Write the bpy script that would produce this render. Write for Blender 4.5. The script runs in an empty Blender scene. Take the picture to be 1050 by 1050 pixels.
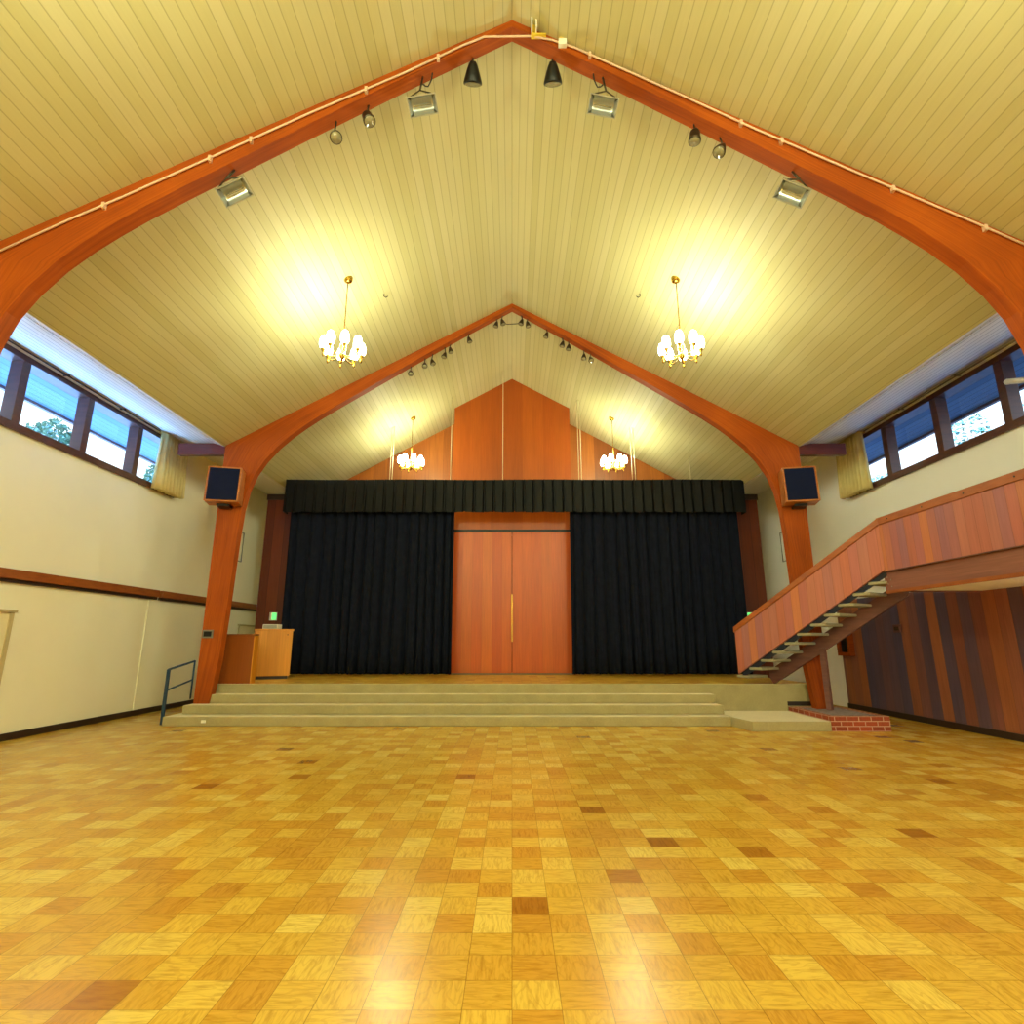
import bpy, math, random
from mathutils import Vector, Matrix
random.seed(7)
S = bpy.context.scene
COL = S.collection
PI = math.pi

# ------------------------------------------------------------------ mesh builder
class MB:
    def __init__(self):
        self.v = []; self.f = []; self.s = []
    def add(self, vs, fs, smooth=False):
        o = len(self.v)
        self.v += [tuple(p) for p in vs]
        self.f += [tuple(i + o for i in f) for f in fs]
        self.s += [smooth] * len(fs)
        return self
    def box(self, x0, x1, y0, y1, z0, z1):
        vs = [(x, y, z) for x in (x0, x1) for y in (y0, y1) for z in (z0, z1)]
        return self.add(vs, [(0, 1, 3, 2), (4, 6, 7, 5), (0, 4, 5, 1), (2, 3, 7, 6), (0, 2, 6, 4), (1, 5, 7, 3)])
    def prism(self, poly, axis, a, b):
        """poly in the other two axes (x,z) for 'y', (x,y) for 'z', (y,z) for 'x'"""
        n = len(poly)
        def P(p, t):
            return {'y': (p[0], t, p[1]), 'z': (p[0], p[1], t), 'x': (t, p[0], p[1])}[axis]
        vs = [P(p, a) for p in poly] + [P(p, b) for p in poly]
        fs = [tuple(range(n)), tuple(range(2 * n - 1, n - 1, -1))]
        fs += [(i, i + n, (i + 1) % n + n, (i + 1) % n) for i in range(n)]
        return self.add(vs, fs)
    def strip(self, lo, hi, axis, a, b):
        """solid between two polylines lo/hi (same length), extruded along axis"""
        n = len(lo)
        def P(p, t):
            return {'y': (p[0], t, p[1]), 'x': (t, p[0], p[1])}[axis]
        vs = [P(p, a) for p in lo] + [P(p, a) for p in hi] + [P(p, b) for p in lo] + [P(p, b) for p in hi]
        fs = []
        for i in range(n - 1):
            fs.append((i, i + 1, n + i + 1, n + i))
            fs.append((2 * n + i, 3 * n + i, 3 * n + i + 1, 2 * n + i + 1))
            fs.append((i, 2 * n + i, 2 * n + i + 1, i + 1))
            fs.append((n + i, n + i + 1, 3 * n + i + 1, 3 * n + i))
        fs.append((0, n, 3 * n, 2 * n)); fs.append((n - 1, 3 * n - 1, 4 * n - 1, 2 * n - 1))
        return self.add(vs, fs)
    def tube(self, pts, r, n=8, cap=True):
        pts = [Vector(p) for p in pts]
        rs = r if isinstance(r, (list, tuple)) else [r] * len(pts)
        vs = []; fs = []
        for i, p in enumerate(pts):
            if i == 0: t = pts[1] - pts[0]
            elif i == len(pts) - 1: t = pts[-1] - pts[-2]
            else: t = (pts[i + 1] - p).normalized() + (p - pts[i - 1]).normalized()
            t.normalize()
            ref = Vector((0, 0, 1)) if abs(t.z) < .9 else Vector((0, 1, 0))
            u = t.cross(ref).normalized(); w = t.cross(u)
            for k in range(n):
                a = 2 * PI * k / n
                vs.append(p + (u * math.cos(a) + w * math.sin(a)) * rs[i])
        for i in range(len(pts) - 1):
            for k in range(n):
                fs.append((i * n + k, i * n + (k + 1) % n, (i + 1) * n + (k + 1) % n, (i + 1) * n + k))
        self.add(vs, fs, True)
        if cap:
            m = len(pts)
            o = len(self.v) - m * n
            self.f.append(tuple(o + k for k in range(n - 1, -1, -1))); self.s.append(False)
            self.f.append(tuple(o + (m - 1) * n + k for k in range(n))); self.s.append(False)
        return self
    def lathe(self, prof, n=16, M=None):
        """prof: list of (r, z)"""
        vs = []; fs = []
        for r, z in prof:
            for k in range(n):
                a = 2 * PI * k / n
                p = Vector((r * math.cos(a), r * math.sin(a), z))
                vs.append(M @ p if M else p)
        for i in range(len(prof) - 1):
            for k in range(n):
                fs.append((i * n + k, i * n + (k + 1) % n, (i + 1) * n + (k + 1) % n, (i + 1) * n + k))
        fs.append(tuple(range(n - 1, -1, -1)))
        fs.append(tuple((len(prof) - 1) * n + k for k in range(n)))
        return self.add(vs, fs, True)
    def xf(self, M):
        self.v = [tuple(M @ Vector(p)) for p in self.v]
        return self
    def build(self, name, mat, parent=None, world=False, bevel=0.0, smooth=None):
        me = bpy.data.meshes.new(name)
        me.from_pydata(self.v, [], self.f)
        uv = me.uv_layers.new(name='UVMap')
        for p in me.polygons:
            nx, ny, nz = (abs(c) for c in p.normal)
            for li in p.loop_indices:
                x, y, z = me.vertices[me.loops[li].vertex_index].co
                if nz >= nx and nz >= ny: uv.data[li].uv = (x, y)
                elif nx >= ny: uv.data[li].uv = (y, z)
                else: uv.data[li].uv = (x, z)
            p.use_smooth = self.s[p.index] if smooth is None else smooth
        if world and parent is not None:
            me.transform(parent_matrix(parent).inverted())
        import bmesh
        bm = bmesh.new(); bm.from_mesh(me)
        bmesh.ops.recalc_face_normals(bm, faces=bm.faces)
        bm.to_mesh(me); bm.free()
        me.materials.append(mat)
        ob = bpy.data.objects.new(name, me); COL.objects.link(ob)
        if parent is not None: ob.parent = parent
        if bevel:
            b = ob.modifiers.new('edge', 'BEVEL'); b.width = bevel; b.segments = 2; b.limit_method = 'ANGLE'
        return ob

def parent_matrix(o):
    M = Matrix.LocRotScale(o.location, o.rotation_euler, o.scale)
    return parent_matrix(o.parent) @ M if o.parent else M

def tag(o, label=None, cat=None, group=None, kind=None):
    if label: o['label'] = label
    if cat: o['category'] = cat
    if group: o['group'] = group
    if kind: o['kind'] = kind
    return o
def thing(name, label, cat, loc=(0, 0, 0), rot=(0, 0, 0), group=None):
    o = bpy.data.objects.new(name, None); COL.objects.link(o)
    o.empty_display_size = .2
    o.location = loc; o.rotation_euler = rot
    return tag(o, label, cat, group)
def struct_empty(name, loc=(0, 0, 0)):
    o = bpy.data.objects.new(name, None); COL.objects.link(o); o.location = loc
    o['kind'] = 'structure'
    return o
def copy_tree(o, parent=None):
    c = o.copy(); COL.objects.link(c)
    if parent is not None: c.parent = parent
    for ch in list(o.children): copy_tree(ch, c)
    return c

# ------------------------------------------------------------------ materials
def lin(h):
    c = [int(h[i:i + 2], 16) / 255 for i in (0, 2, 4)]
    return tuple((x / 12.92 if x <= .04045 else ((x + .055) / 1.055) ** 2.4) for x in c) + (1,)
class NT:
    def __init__(self, name):
        self.m = bpy.data.materials.new(name); self.m.use_nodes = True
        self.t = self.m.node_tree
        self.bsdf = self.t.nodes['Principled BSDF']; self.out = self.t.nodes['Material Output']
    def n(self, typ, **kw):
        nd = self.t.nodes.new(typ)
        ins = kw.pop('ins', {})
        for k, v in kw.items(): setattr(nd, k, v)
        for k, v in ins.items(): self.put(nd.inputs[k], v)
        return nd
    def put(self, sock, v):
        if isinstance(v, bpy.types.NodeSocket): self.t.links.new(v, sock)
        else: sock.default_value = v
    def math(self, op, a, b=0.0, c=None):
        nd = self.t.nodes.new('ShaderNodeMath'); nd.operation = op
        self.put(nd.inputs[0], a); self.put(nd.inputs[1], b)
        if c is not None: self.put(nd.inputs[2], c)
        return nd.outputs[0]
    def mix(self, f, a, b, mode='MIX'):
        nd = self.t.nodes.new('ShaderNodeMix'); nd.data_type = 'RGBA'; nd.blend_type = mode
        self.put(nd.inputs[0], f); self.put(nd.inputs[6], a); self.put(nd.inputs[7], b)
        return nd.outputs[2]
    def ramp(self, f, stops, interp='LINEAR'):
        nd = self.t.nodes.new('ShaderNodeValToRGB'); cr = nd.color_ramp; cr.interpolation = interp
        while len(cr.elements) < len(stops): cr.elements.new(.5)
        for e, (p, c) in zip(cr.elements, stops): e.position = p; e.color = c
        self.put(nd.inputs[0], f)
        return nd.outputs[0]
    def uv(self):
        sx = self.n('ShaderNodeSeparateXYZ', ins={0: self.n('ShaderNodeTexCoord').outputs['UV']})
        return sx.outputs[0], sx.outputs[1]
    def vec(self, x, y, z=0.0):
        return self.n('ShaderNodeCombineXYZ', ins={0: x, 1: y, 2: z}).outputs[0]
    def noise(self, vec, scale, detail=3, rough=.55):
        return self.n('ShaderNodeTexNoise', ins={'Vector': vec, 'Scale': scale, 'Detail': detail, 'Roughness': rough}).outputs[0]
    def white1(self, w):
        return self.n('ShaderNodeTexWhiteNoise', noise_dimensions='1D', ins={'W': w}).outputs[0]
    def fin(self, col=None, rough=.5, metal=0.0, spec=None, bump=None, bump_str=.3, bump_dist=.01, coat=None, coat_rough=.1, sheen=None):
        b = self.bsdf
        if col is not None: self.put(b.inputs['Base Color'], col)
        self.put(b.inputs['Roughness'], rough); b.inputs['Metallic'].default_value = metal
        if spec is not None: b.inputs['Specular IOR Level'].default_value = spec
        if coat is not None:
            b.inputs['Coat Weight'].default_value = coat; b.inputs['Coat Roughness'].default_value = coat_rough
        if sheen is not None:
            b.inputs['Sheen Weight'].default_value = sheen; b.inputs['Sheen Roughness'].default_value = .35; b.inputs['Sheen Tint'].default_value = (1, .9, .7, 1)
        if bump is not None:
            bn = self.n('ShaderNodeBump', ins={'Height': bump, 'Strength': bump_str, 'Distance': bump_dist})
            self.t.links.new(bn.outputs[0], b.inputs['Normal'])
        return self.m

def plain(name, hexc, rough=.5, metal=0.0, spec=None, var=.06, scale=6):
    k = NT(name)
    co = k.n('ShaderNodeTexCoord').outputs['Object']
    nz = k.noise(co, scale, 4)
    c = lin(hexc)
    lo = tuple(x * (1 - var) for x in c[:3]) + (1,); hi = tuple(min(1, x * (1 + var)) for x in c[:3]) + (1,)
    return k.fin(k.ramp(nz, [(.3, lo), (.7, hi)]), rough, metal, spec)

def planks(name, width, stops, groove=.04, groove_dark=.45, rough=.5, grain=.25, seed=0.0, spec=.4, length=None, along_v=True):
    """boards running along V (or along U), random tone per board"""
    k = NT(name)
    u, v = k.uv()
    if not along_v: u, v = v, u
    q = k.math('DIVIDE', u, width)
    idn = k.math('FLOOR', q)
    fr = k.math('FRACT', q)
    r = k.white1(k.math('ADD', idn, seed + .37))
    if length:
        seg = k.math('FLOOR', k.math('ADD', k.math('DIVIDE', v, length), k.math('MULTIPLY', r, 7.3)))
        r = k.white1(k.math('ADD', k.math('MULTIPLY', idn, 13.7), k.math('ADD', seg, seed)))
    base = k.ramp(r, stops)
    gv = k.vec(k.math('MULTIPLY', u, 38), k.math('MULTIPLY', v, 1.5), k.math('MULTIPLY', r, 31))
    g = k.noise(gv, 1.0, 5, .6)
    g2 = k.noise(k.vec(k.math('MULTIPLY', u, 5), k.math('MULTIPLY', v, .6), k.math('MULTIPLY', r, 17)), 1.0, 3, .5)
    gg = k.math('ADD', k.math('MULTIPLY', g, .6), k.math('MULTIPLY', g2, .4))
    fac = k.ramp(gg, [(.3, (1 - grain,) * 3 + (1,)), (.7, (1 + grain * .35,) * 3 + (1,))])
    col = k.mix(1.0, base, fac, 'MULTIPLY')
    edge = k.math('GREATER_THAN', k.math('ABSOLUTE', k.math('SUBTRACT', fr, .5)), .5 - groove)
    if groove > 0:
        col = k.mix(k.math('MULTIPLY', edge, 1 - groove_dark), col, k.mix(1.0, col, (.12, .1, .08, 1), 'MULTIPLY'))
    bump = k.math('SUBTRACT', 1.0, edge)
    return k.fin(col, rough, spec=spec, bump=bump, bump_str=.25, bump_dist=.006)

def wood(name, dark, mid, light, rough=.4, su=3.0, sv=30.0, coat=.15, arch=False, spec=None):
    """glued timber, grain along U"""
    k = NT(name)
    u, v = k.uv()
    co = k.n('ShaderNodeTexCoord').outputs['Object']
    mp = k.n('ShaderNodeMapping', ins={'Vector': co, 'Scale': (su, su * 3, sv)}).outputs[0]
    if arch: mp = k.vec(k.math('MULTIPLY', u, .7), k.math('MULTIPLY', v, 26))
    g = k.noise(mp, 1.0, 5, .6)
    g2 = k.noise(co, .9, 3)
    f = k.math('ADD', k.math('MULTIPLY', g, .65), k.math('MULTIPLY', g2, .35))
    col = k.ramp(f, [(.3, lin(dark)), (.5, lin(mid)), (.72, lin(light))])
    return k.fin(col, rough, spec=spec, coat=coat, coat_rough=.25)

def glow(name, col, strength):
    k = NT(name)
    k.fin(col, .5)
    k.bsdf.inputs['Emission Color'].default_value = col
    k.bsdf.inputs['Emission Strength'].default_value = strength
    return k.m

# cream tongue-and-groove ceiling
M_ceil = planks('ceiling_boards', .112, [(0, lin('BDB786')), (.5, lin('C3BD8E')), (1, lin('C8C298'))], groove=.045, groove_dark=.68, rough=.6, grain=.05)
M_soffit = planks('soffit_boards', .15, [(0, lin('E0DECF')), (1, lin('E8E6D8'))], groove=.06, groove_dark=.4, rough=.6, grain=.05)
M_eave = planks('eave_boards', .17, [(0, lin('3E5C7E')), (1, lin('48688A'))], groove=.05, groove_dark=.3, rough=.6, grain=.05)
M_wall = plain('cream_wall_paint', 'F2EFDC', .75, spec=.2, var=.025, scale=.8)
M_wallR = plain('daylit_wall_paint', 'F2F2F2', .75, spec=.2, var=.02, scale=.8)  # same cream paint, lightened to carry daylight from the left windows
M_arch = wood('red_timber', '7E3406', '9C470A', 'B65A10', .62, coat=.0, arch=True, spec=.22)
M_beamd = wood('dark_red_timber', '4A160A', '5E1E0E', '742A14', .4)
M_frame = wood('window_timber', '3A2018', '4E2A1C', '643824', .45, 2, 12)
M_railw = wood('rail_timber', '7A3A14', '94501C', 'A85E24', .45, 1.5, 20)
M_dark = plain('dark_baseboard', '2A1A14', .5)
M_gable = planks('cedar_gable', .42, [(0, lin('6E3210')), (.4, lin('94511A')), (.7, lin('A9601F')), (1, lin('8A3F14'))], groove=.008, rough=.4, grain=.3, seed=3)
M_core = planks('cedar_panel', .3, [(0, lin('9C460A')), (.5, lin('B05610')), (1, lin('A2480A'))], groove=.0, rough=.35, grain=.22, seed=11)
M_door = planks('cedar_door', .27, [(0, lin('BC4C0C')), (.3, lin('C85810')), (.6, lin('C2520E')), (.9, lin('CE6414')), (1, lin('BA4A0A'))], groove=.006, groove_dark=.6, rough=.35, grain=.22, seed=5)
M_wing = planks('wing_boards', .3, [(0, lin('5E2410')), (1, lin('7C3414'))], groove=.02, rough=.45, grain=.3, seed=2)
M_wains = planks('dark_board_panelling', .26, [(0, lin('544C6C')), (.25, lin('685064')), (.5, lin('8A5448')), (.75, lin('A66444')), (1, lin('705060'))], groove=.012, rough=.3, grain=.32, seed=9, spec=.5)  # bluish board tones include window sheen put into the colour
M_para = planks('redwood_parapet_boards', .17, [(0, lin('AC6A70')), (.35, lin('B86C56')), (.6, lin('9C6878')), (.85, lin('C27852')), (1, lin('A8686E'))], groove=.02, groove_dark=.6, rough=.42, grain=.2, seed=21)
M_cap = wood('parapet_cap_timber', '80401E', '9A5426', 'AC6230', .45, 1.5, 18)
M_fascia = planks('fascia_boards', .6, [(0, lin('845458')), (1, lin('946254'))], groove=0, rough=.45, grain=.35, seed=4, along_v=False)
M_string = wood('stringer_timber', '583638', '6C4644', '80544C', .45, 2, 16)
M_black = plain('black_curtain_cloth', '171B2A', 1.0, spec=.1, var=.15)
M_valance = plain('black_valance_cloth', '0A0B0E', .62, spec=.25, var=.15)
M_metal = plain('black_metal', '121212', .4, .3)
M_steel = plain('grey_steel', '8C8A84', .35, .8)
M_dkmetal = plain('bronze_metal', '4A4030', .4, .7)
M_alu = plain('grey_aluminium_housing', 'A8AAA4', .4, .6)
M_refl = plain('reflector_metal', 'C4CACC', .3, .75, var=.02)
M_brass = plain('polished_brass', 'B08A38', .25, 1.0)
M_conduit = plain('painted_conduit', 'D8B8A0', .5)
M_white = plain('white_plastic', 'E8E6DC', .5)
M_yellow = plain('yellow_plastic', 'D8B838', .5)
M_blue = plain('blue_painted_steel', '1E3E5E', .45, .2)
M_grille = plain('speaker_grille_cloth', '0C1434', .85, spec=.2)
M_spk = wood('speaker_case_timber', '8A4A1A', 'A86224', 'C07A34', .4)
M_drape = plain('cream_drape_cloth', 'D9CB92', .9, spec=.1, var=.06)
M_oak = planks('oak_veneer', .14, [(0, lin('D08420')), (1, lin('DC942C'))], groove=0, rough=.4, grain=.2, seed=6)
M_brownp = planks('brown_panel_veneer', .35, [(0, lin('84400F')), (1, lin('90490F'))], groove=0, rough=.4, grain=.18, seed=8)
M_green = glow('green_sign_panel', (.13, .75, .2, 1), .7)
M_bulb = glow('lit_glass_shade', (1, .93, .74, 1), 9.0)
M_lens = plain('lamp_glass', '8E8668', .12, var=.02)
M_door_paint = plain('cream_door_paint', 'EADFBC', .6, var=.02)
M_recess = plain('shadow_gap_board', '6E624A', .7)
M_bark = plain('tree_bark', '5A4634', .9)
M_leaf = plain('tree_leaves', '4A6A50', .6, var=.3, scale=2)
M_ground = plain('pale_bounce_ground', 'C9C8C2', .9, var=.06, scale=.6)
M_ground_dark = plain('dark_low_bounce_ground', '4A4E54', .9, var=.15, scale=3)
M_navy = plain('navy_painted_wood', '151A30', .6)
M_tread = plain('grey_tread_carpet', '9A9480', .9, spec=.1, var=.1, scale=30)
M_jamb = plain('door_jamb_paint', 'BFB088', .6)
M_rod = plain('pale_rod_paint', 'D8CCA8', .5)
M_cable = plain('dark_cable', '2E2A20', .6)

def mk_carpet():
    k = NT('tan_carpet')
    co = k.n('ShaderNodeTexCoord').outputs['Object']
    n1 = k.noise(co, 90, 2); n2 = k.noise(co, 3, 3)
    f = k.math('ADD', k.math('MULTIPLY', n1, .6), k.math('MULTIPLY', n2, .4))
    return k.fin(k.ramp(f, [(.3, lin('958A66')), (.7, lin('B4A880'))]), .95, spec=.1, bump=n1, bump_str=.4, bump_dist=.004, sheen=.9)
M_carpet = mk_carpet()

def mk_parquet(name, tile=.21, rough=.23):
    k = NT(name)
    u, v = k.uv()
    qu = k.math('DIVIDE', u, tile); qv = k.math('DIVIDE', v, tile)
    iu = k.math('FLOOR', qu); iv = k.math('FLOOR', qv)
    fu = k.math('FRACT', qu); fv = k.math('FRACT', qv)
    wn = k.n('ShaderNodeTexWhiteNoise', noise_dimensions='2D', ins={'Vector': k.vec(iu, iv)})
    r = wn.outputs[0]
    r2 = k.n('ShaderNodeTexWhiteNoise', noise_dimensions='2D', ins={'Vector': k.vec(k.math('ADD', iu, 71.3), iv)}).outputs[0]
    base = k.ramp(r, [(0, lin('9C6416')), (.008, lin('A86E1C')), (.014, lin('C48E30')), (.2, lin('CC9834')), (.5, lin('D2A63C')), (.8, lin('DAB248')), (1, lin('E2C260'))])
    par = k.math('FRACT', k.math('MULTIPLY', k.math('ADD', iu, iv), .5))
    swap = k.math('GREATER_THAN', par, .25)
    a = k.math('ADD', k.math('MULTIPLY', u, swap), k.math('MULTIPLY', v, k.math('SUBTRACT', 1.0, swap)))
    b = k.math('ADD', k.math('MULTIPLY', v, swap), k.math('MULTIPLY', u, k.math('SUBTRACT', 1.0, swap)))
    off = k.math('MULTIPLY', r2, 53)
    g = k.noise(k.vec(k.math('MULTIPLY', a, 55), k.math('MULTIPLY', b, 7), off), 1.0, 5, .65)
    # cathedral figure
    wv = k.noise(k.vec(k.math('MULTIPLY', a, 9), k.math('MULTIPLY', b, 2.5), off), 1.0, 2, .5)
    ring = k.math('FRACT', k.math('MULTIPLY', wv, 11))
    ring = k.math('MULTIPLY', k.math('GREATER_THAN', ring, .72), .16)
    fac = k.ramp(g, [(.32, (.74, .68, .58, 1)), (.52, (1, 1, 1, 1)), (.75, (1.06, 1.06, 1.04, 1))])
    col = k.mix(1.0, base, fac, 'MULTIPLY')
    col = k.mix(ring, col, (.25, .1, .012, 1))
    ed = k.math('MAXIMUM', k.math('ABSOLUTE', k.math('SUBTRACT', fu, .5)), k.math('ABSOLUTE', k.math('SUBTRACT', fv, .5)))
    joint = k.math('GREATER_THAN', ed, .491)
    col = k.mix(k.math('MULTIPLY', joint, .55), col, (.1, .045, .008, 1))
    rg = k.math('ADD', rough - .04, k.math('MULTIPLY', g, .1))
    return k.fin(col, rg, spec=.5, bump=k.math('SUBTRACT', 1.0, joint), bump_str=.12, bump_dist=.002, coat=.0)
M_floor = mk_parquet('oak_parquet')
M_stagefl = mk_parquet('stage_parquet', .21, .35)

def mk_brick():
    k = NT('red_brick')
    uvv = k.n('ShaderNodeTexCoord').outputs['UV']
    br = k.n('ShaderNodeTexBrick', ins={'Vector': uvv, 'Color1': lin('A4462A'), 'Color2': lin('8A3822'), 'Mortar': lin('C09880'),
             'Scale': 1.0, 'Mortar Size': .008, 'Brick Width': .21, 'Row Height': .082})
    nz = k.noise(uvv, 25, 4)
    col = k.mix(1.0, br.outputs[0], k.ramp(nz, [(.3, (.8, .8, .8, 1)), (.7, (1.08, 1.05, 1.02, 1))]), 'MULTIPLY')
    return k.fin(col, .85, bump=br.outputs[1], bump_str=-.4)
M_brick = mk_brick()
M_slate = plain('grey_stone_bed', '8A7E82', .8, var=.25, scale=14)

def mk_glass():
    k = NT('window_glass')
    tr = k.n('ShaderNodeBsdfTransparent', ins={0: (.97, .985, 1, 1)})
    gl = k.n('ShaderNodeBsdfGlossy', ins={'Roughness': .02})
    lw = k.n('ShaderNodeLayerWeight', ins={0: .5}).outputs['Facing']
    fac = k.math('ADD', k.math('MULTIPLY', k.math('POWER', lw, 5.0), .6), .03)
    mx = k.n('ShaderNodeMixShader', ins={0: fac, 1: tr.outputs[0], 2: gl.outputs[0]})
    k.t.links.new(mx.outputs[0], k.out.inputs[0])
    return k.m
M_glass = mk_glass()

# ------------------------------------------------------------------ constants of the hall
RIDGE, SLOPE, XE, ZE = 9.07, .56, 6.2, 5.6          # ridge height, roof slope, eaves crease
XW, ZS = 7.9, 6.12                                   # side walls, height where they meet the soffit
Y0, YB = -13.0, 17.6                                  # room ends
YF, YA = 5.34, 11.3                                  # front faces of the two arches
TH = .18                                             # arch thickness
ST = .66                                             # stage height
YL = 11.66                                           # stage lip
def roof(x): return RIDGE - SLOPE * abs(x)
def soff(x): return ZE + (ZS - ZE) / (XW - XE) * (abs(x) - XE)

# ------------------------------------------------------------------ setting
fl = MB().box(-XW, XW, Y0, YB, -.1, 0).build('floor', M_floor); tag(fl, kind='structure')
gr = MB().box(-70, 0, -60, 90, -.3, -.12).build('ground_pale_bounce', M_ground); tag(gr, kind='structure')  # unseen ground, made pale to bounce sunlight up at the left soffit
gr = MB().box(0, 70, -60, 90, -.3, -.12).build('ground_dark_low_bounce', M_ground_dark); tag(gr, kind='structure')  # unseen ground, made dark to keep bounce low on the right

ce = struct_empty('ceiling')
c = MB()
for s in (-1, 1):
    c.prism([(0, RIDGE), (s * XE, roof(XE)), (s * XE, roof(XE) + .12), (0, RIDGE + .12)], 'y', Y0, YB)
c.build('roof_boards', M_ceil, ce)
for s in (-1, 1):
    b = MB()
    b.prism([(s * (XE + .16), soff(XE + .16)), (s * (XW + .26), soff(XW + .26)), (s * (XW + .26), soff(XW + .26) + .1), (s * (XE + .16), soff(XE + .16) + .1)], 'y', Y0, YB)
    b.build('soffit', M_soffit, ce)
    MB().prism([(s * XE, ZE), (s * (XE + .135), soff(XE + .135)), (s * (XE + .135), soff(XE + .135) + .12), (s * XE, ZE + .12)], 'y', Y0, YB).build('soffit_edge_board', M_soffit, ce)
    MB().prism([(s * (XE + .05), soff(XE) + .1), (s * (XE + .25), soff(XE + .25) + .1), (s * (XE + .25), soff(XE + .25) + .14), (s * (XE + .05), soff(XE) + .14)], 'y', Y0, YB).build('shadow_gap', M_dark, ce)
    MB().box(*sorted((s * (XW + .27), s * 9.45)), Y0, YB + 1, 6.12, 6.24).build('eave', M_eave, ce)
    MB().box(*sorted((s * 9.42, s * 9.5)), Y0, YB + 1, 6.06, 6.3).build('eave_edge', M_frame, ce)

ZW0, ZW1 = 4.80, 6.03                                # window band
WY0, WY1 = 5.62, 12.45
def side_wall(s, name, mat):
    w = MB()
    xs = sorted((s * XW, s * (XW + .25)))
    w.box(*xs, Y0, YB, 0, ZW0)
    w.box(*xs, Y0, WY0, ZW0, ZW1)
    w.box(*xs, WY1, YB, ZW0, ZW1)
    w.box(*xs, Y0, YB, ZW1, ZS + .05)
    o = w.build(name, mat); tag(o, kind='structure')
    return o
WL = side_wall(-1, 'wall_left', M_wall)
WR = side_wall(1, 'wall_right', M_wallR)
# back of the hall: cedar gable between the side bays, plain ends behind the wings
g = MB()
g.prism([(-XE, 0), (XE, 0), (XE, roof(XE)), (0, RIDGE), (-XE, roof(XE))], 'y', 16.1, 16.25)
wb = g.build('wall_back', M_gable); tag(wb, kind='structure')
w = MB()
for s in (-1, 1):
    w.prism([(s * XE, 0), (s * (XW + .25), 0), (s * (XW + .25), ZS + .05), (s * XE, ZE)], 'y', YB - .1, YB)
    w.box(*sorted((s * (XE - .08), s * XE)), 16.25, YB - .1, 0, ZE)
o = w.build('wall_stage_ends', M_wall); tag(o, kind='structure')
w = MB()
w.prism([(-XW - .25, 0), (XW + .25, 0), (XW + .25, ZS), (XE, ZE), (0, RIDGE), (-XE, ZE), (-XW - .25, ZS)], 'y', Y0 - .15, Y0)
o = w.build('wall_front', M_wall); tag(o, kind='structure')

# windows: one strip each side
def window_band(s, name):
    e = struct_empty(name, (s * XW, 9.0, ZW0))
    xi, xo = s * (XW - .02), s * (XW + .24)
    f = MB()
    f.box(*sorted((xi, xo)), WY0, WY1, ZW0, ZW0 + .09)
    f.box(*sorted((xi, xo)), WY0, WY1, ZW1 - .1, ZW1)
    f.box(*sorted((xi, xo)), WY0, WY0 + .1, ZW0 + .09, ZW1 - .1)
    f.box(*sorted((xi, xo)), WY1 - .1, WY1, ZW0 + .09, ZW1 - .1)
    f.build('window_frame', M_frame, e, True)
    MB().box(*sorted((s * (XW - .05), s * (XW - .021))), WY0 - .05, WY1, ZW0 - .05, ZW0 + .02).build('window_sill', M_frame, e, True)
    ys = [6.83, 8.24, 9.66, 11.08]
    for y in ys:
        MB().box(*sorted((s * (XW - .01), s * (XW + .2))), y - .075, y + .075, ZW0 + .09, ZW1 - .1).build('mullion', M_frame, e, True, bevel=.006)
    ed = [WY0 + .1] + ys + [WY1 - .1]
    for a, b in zip(ed[:-1], ed[1:]):
        MB().box(*sorted((s * (XW + .205), s * (XW + .213))), a, b, ZW0 + .09, ZW1 - .1).build('pane', M_glass, e, True)
    return e
window_band(-1, 'window_1')
window_band(1, 'window_2')

# dark wall boards under the balcony and base boards
pn = MB().box(XW - .045, XW - .001, Y0, 13.6, .0, 2.45).build('wainscot', M_wains); pn.parent = WR
for s, nm in ((-1, 'baseboard_left'), (1, 'baseboard_right')):
    x = XW - (.0 if s < 0 else .046)
    o = MB().box(*sorted((s * x, s * (x - .025))), Y0, (YB - .2) if s < 0 else 13.6, 0, .11).build(nm, M_dark); tag(o, kind='structure')
# chair rail along the plain wall, in two lengths
for nm, a, b in (('trim_1', Y0, 12.38), ('trim_2', 12.48, YB - .12)):
    r = MB(); r.box(-XW, -XW + .09, a, b, 2.46, 2.61)
    o = r.build(nm, M_railw, bevel=.006); tag(o, kind='structure')
    lo = MB().box(-XW, -XW + .05, a, b, 2.405, 2.459).build('rail_shade_strip', M_dark, o)  # dark strip standing for the shade on the rail's underside
o = MB().box(-XW, -XW + .018, 12.16, 12.26, .11, 2.40).build('trim_3', M_wall); tag(o, kind='structure')

# doors in the plain wall
def wall_door(name, ya, yb, zt):
    e = struct_empty(name, (-XW, (ya + yb) / 2, 0))
    f = MB()
    f.box(-XW, -XW + .03, ya - .0, ya + .05, 0.11, zt - .04); f.box(-XW, -XW + .03, yb - .07, yb, .11, zt - .04)
    f.box(-XW, -XW + .05, ya - .03, yb + .03, zt - .04, zt)
    f.build('door_frame', M_jamb, e, True)
    MB().box(-XW, -XW + .012, ya + .05, yb - .07, .0, zt - .04).build('door_leaf', M_door_paint, e, True)
    MB().tube([(-XW + .012, ya + .14, 1.0), (-XW + .07, ya + .14, 1.0), (-XW + .07, ya + .24, 1.0)], .012).build('door_handle', M_steel, e, True)
wall_door('door_1', 7.7, 8.9, 1.99)
wall_door('door_2', 16.3, 17.4, 1.99)

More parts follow.
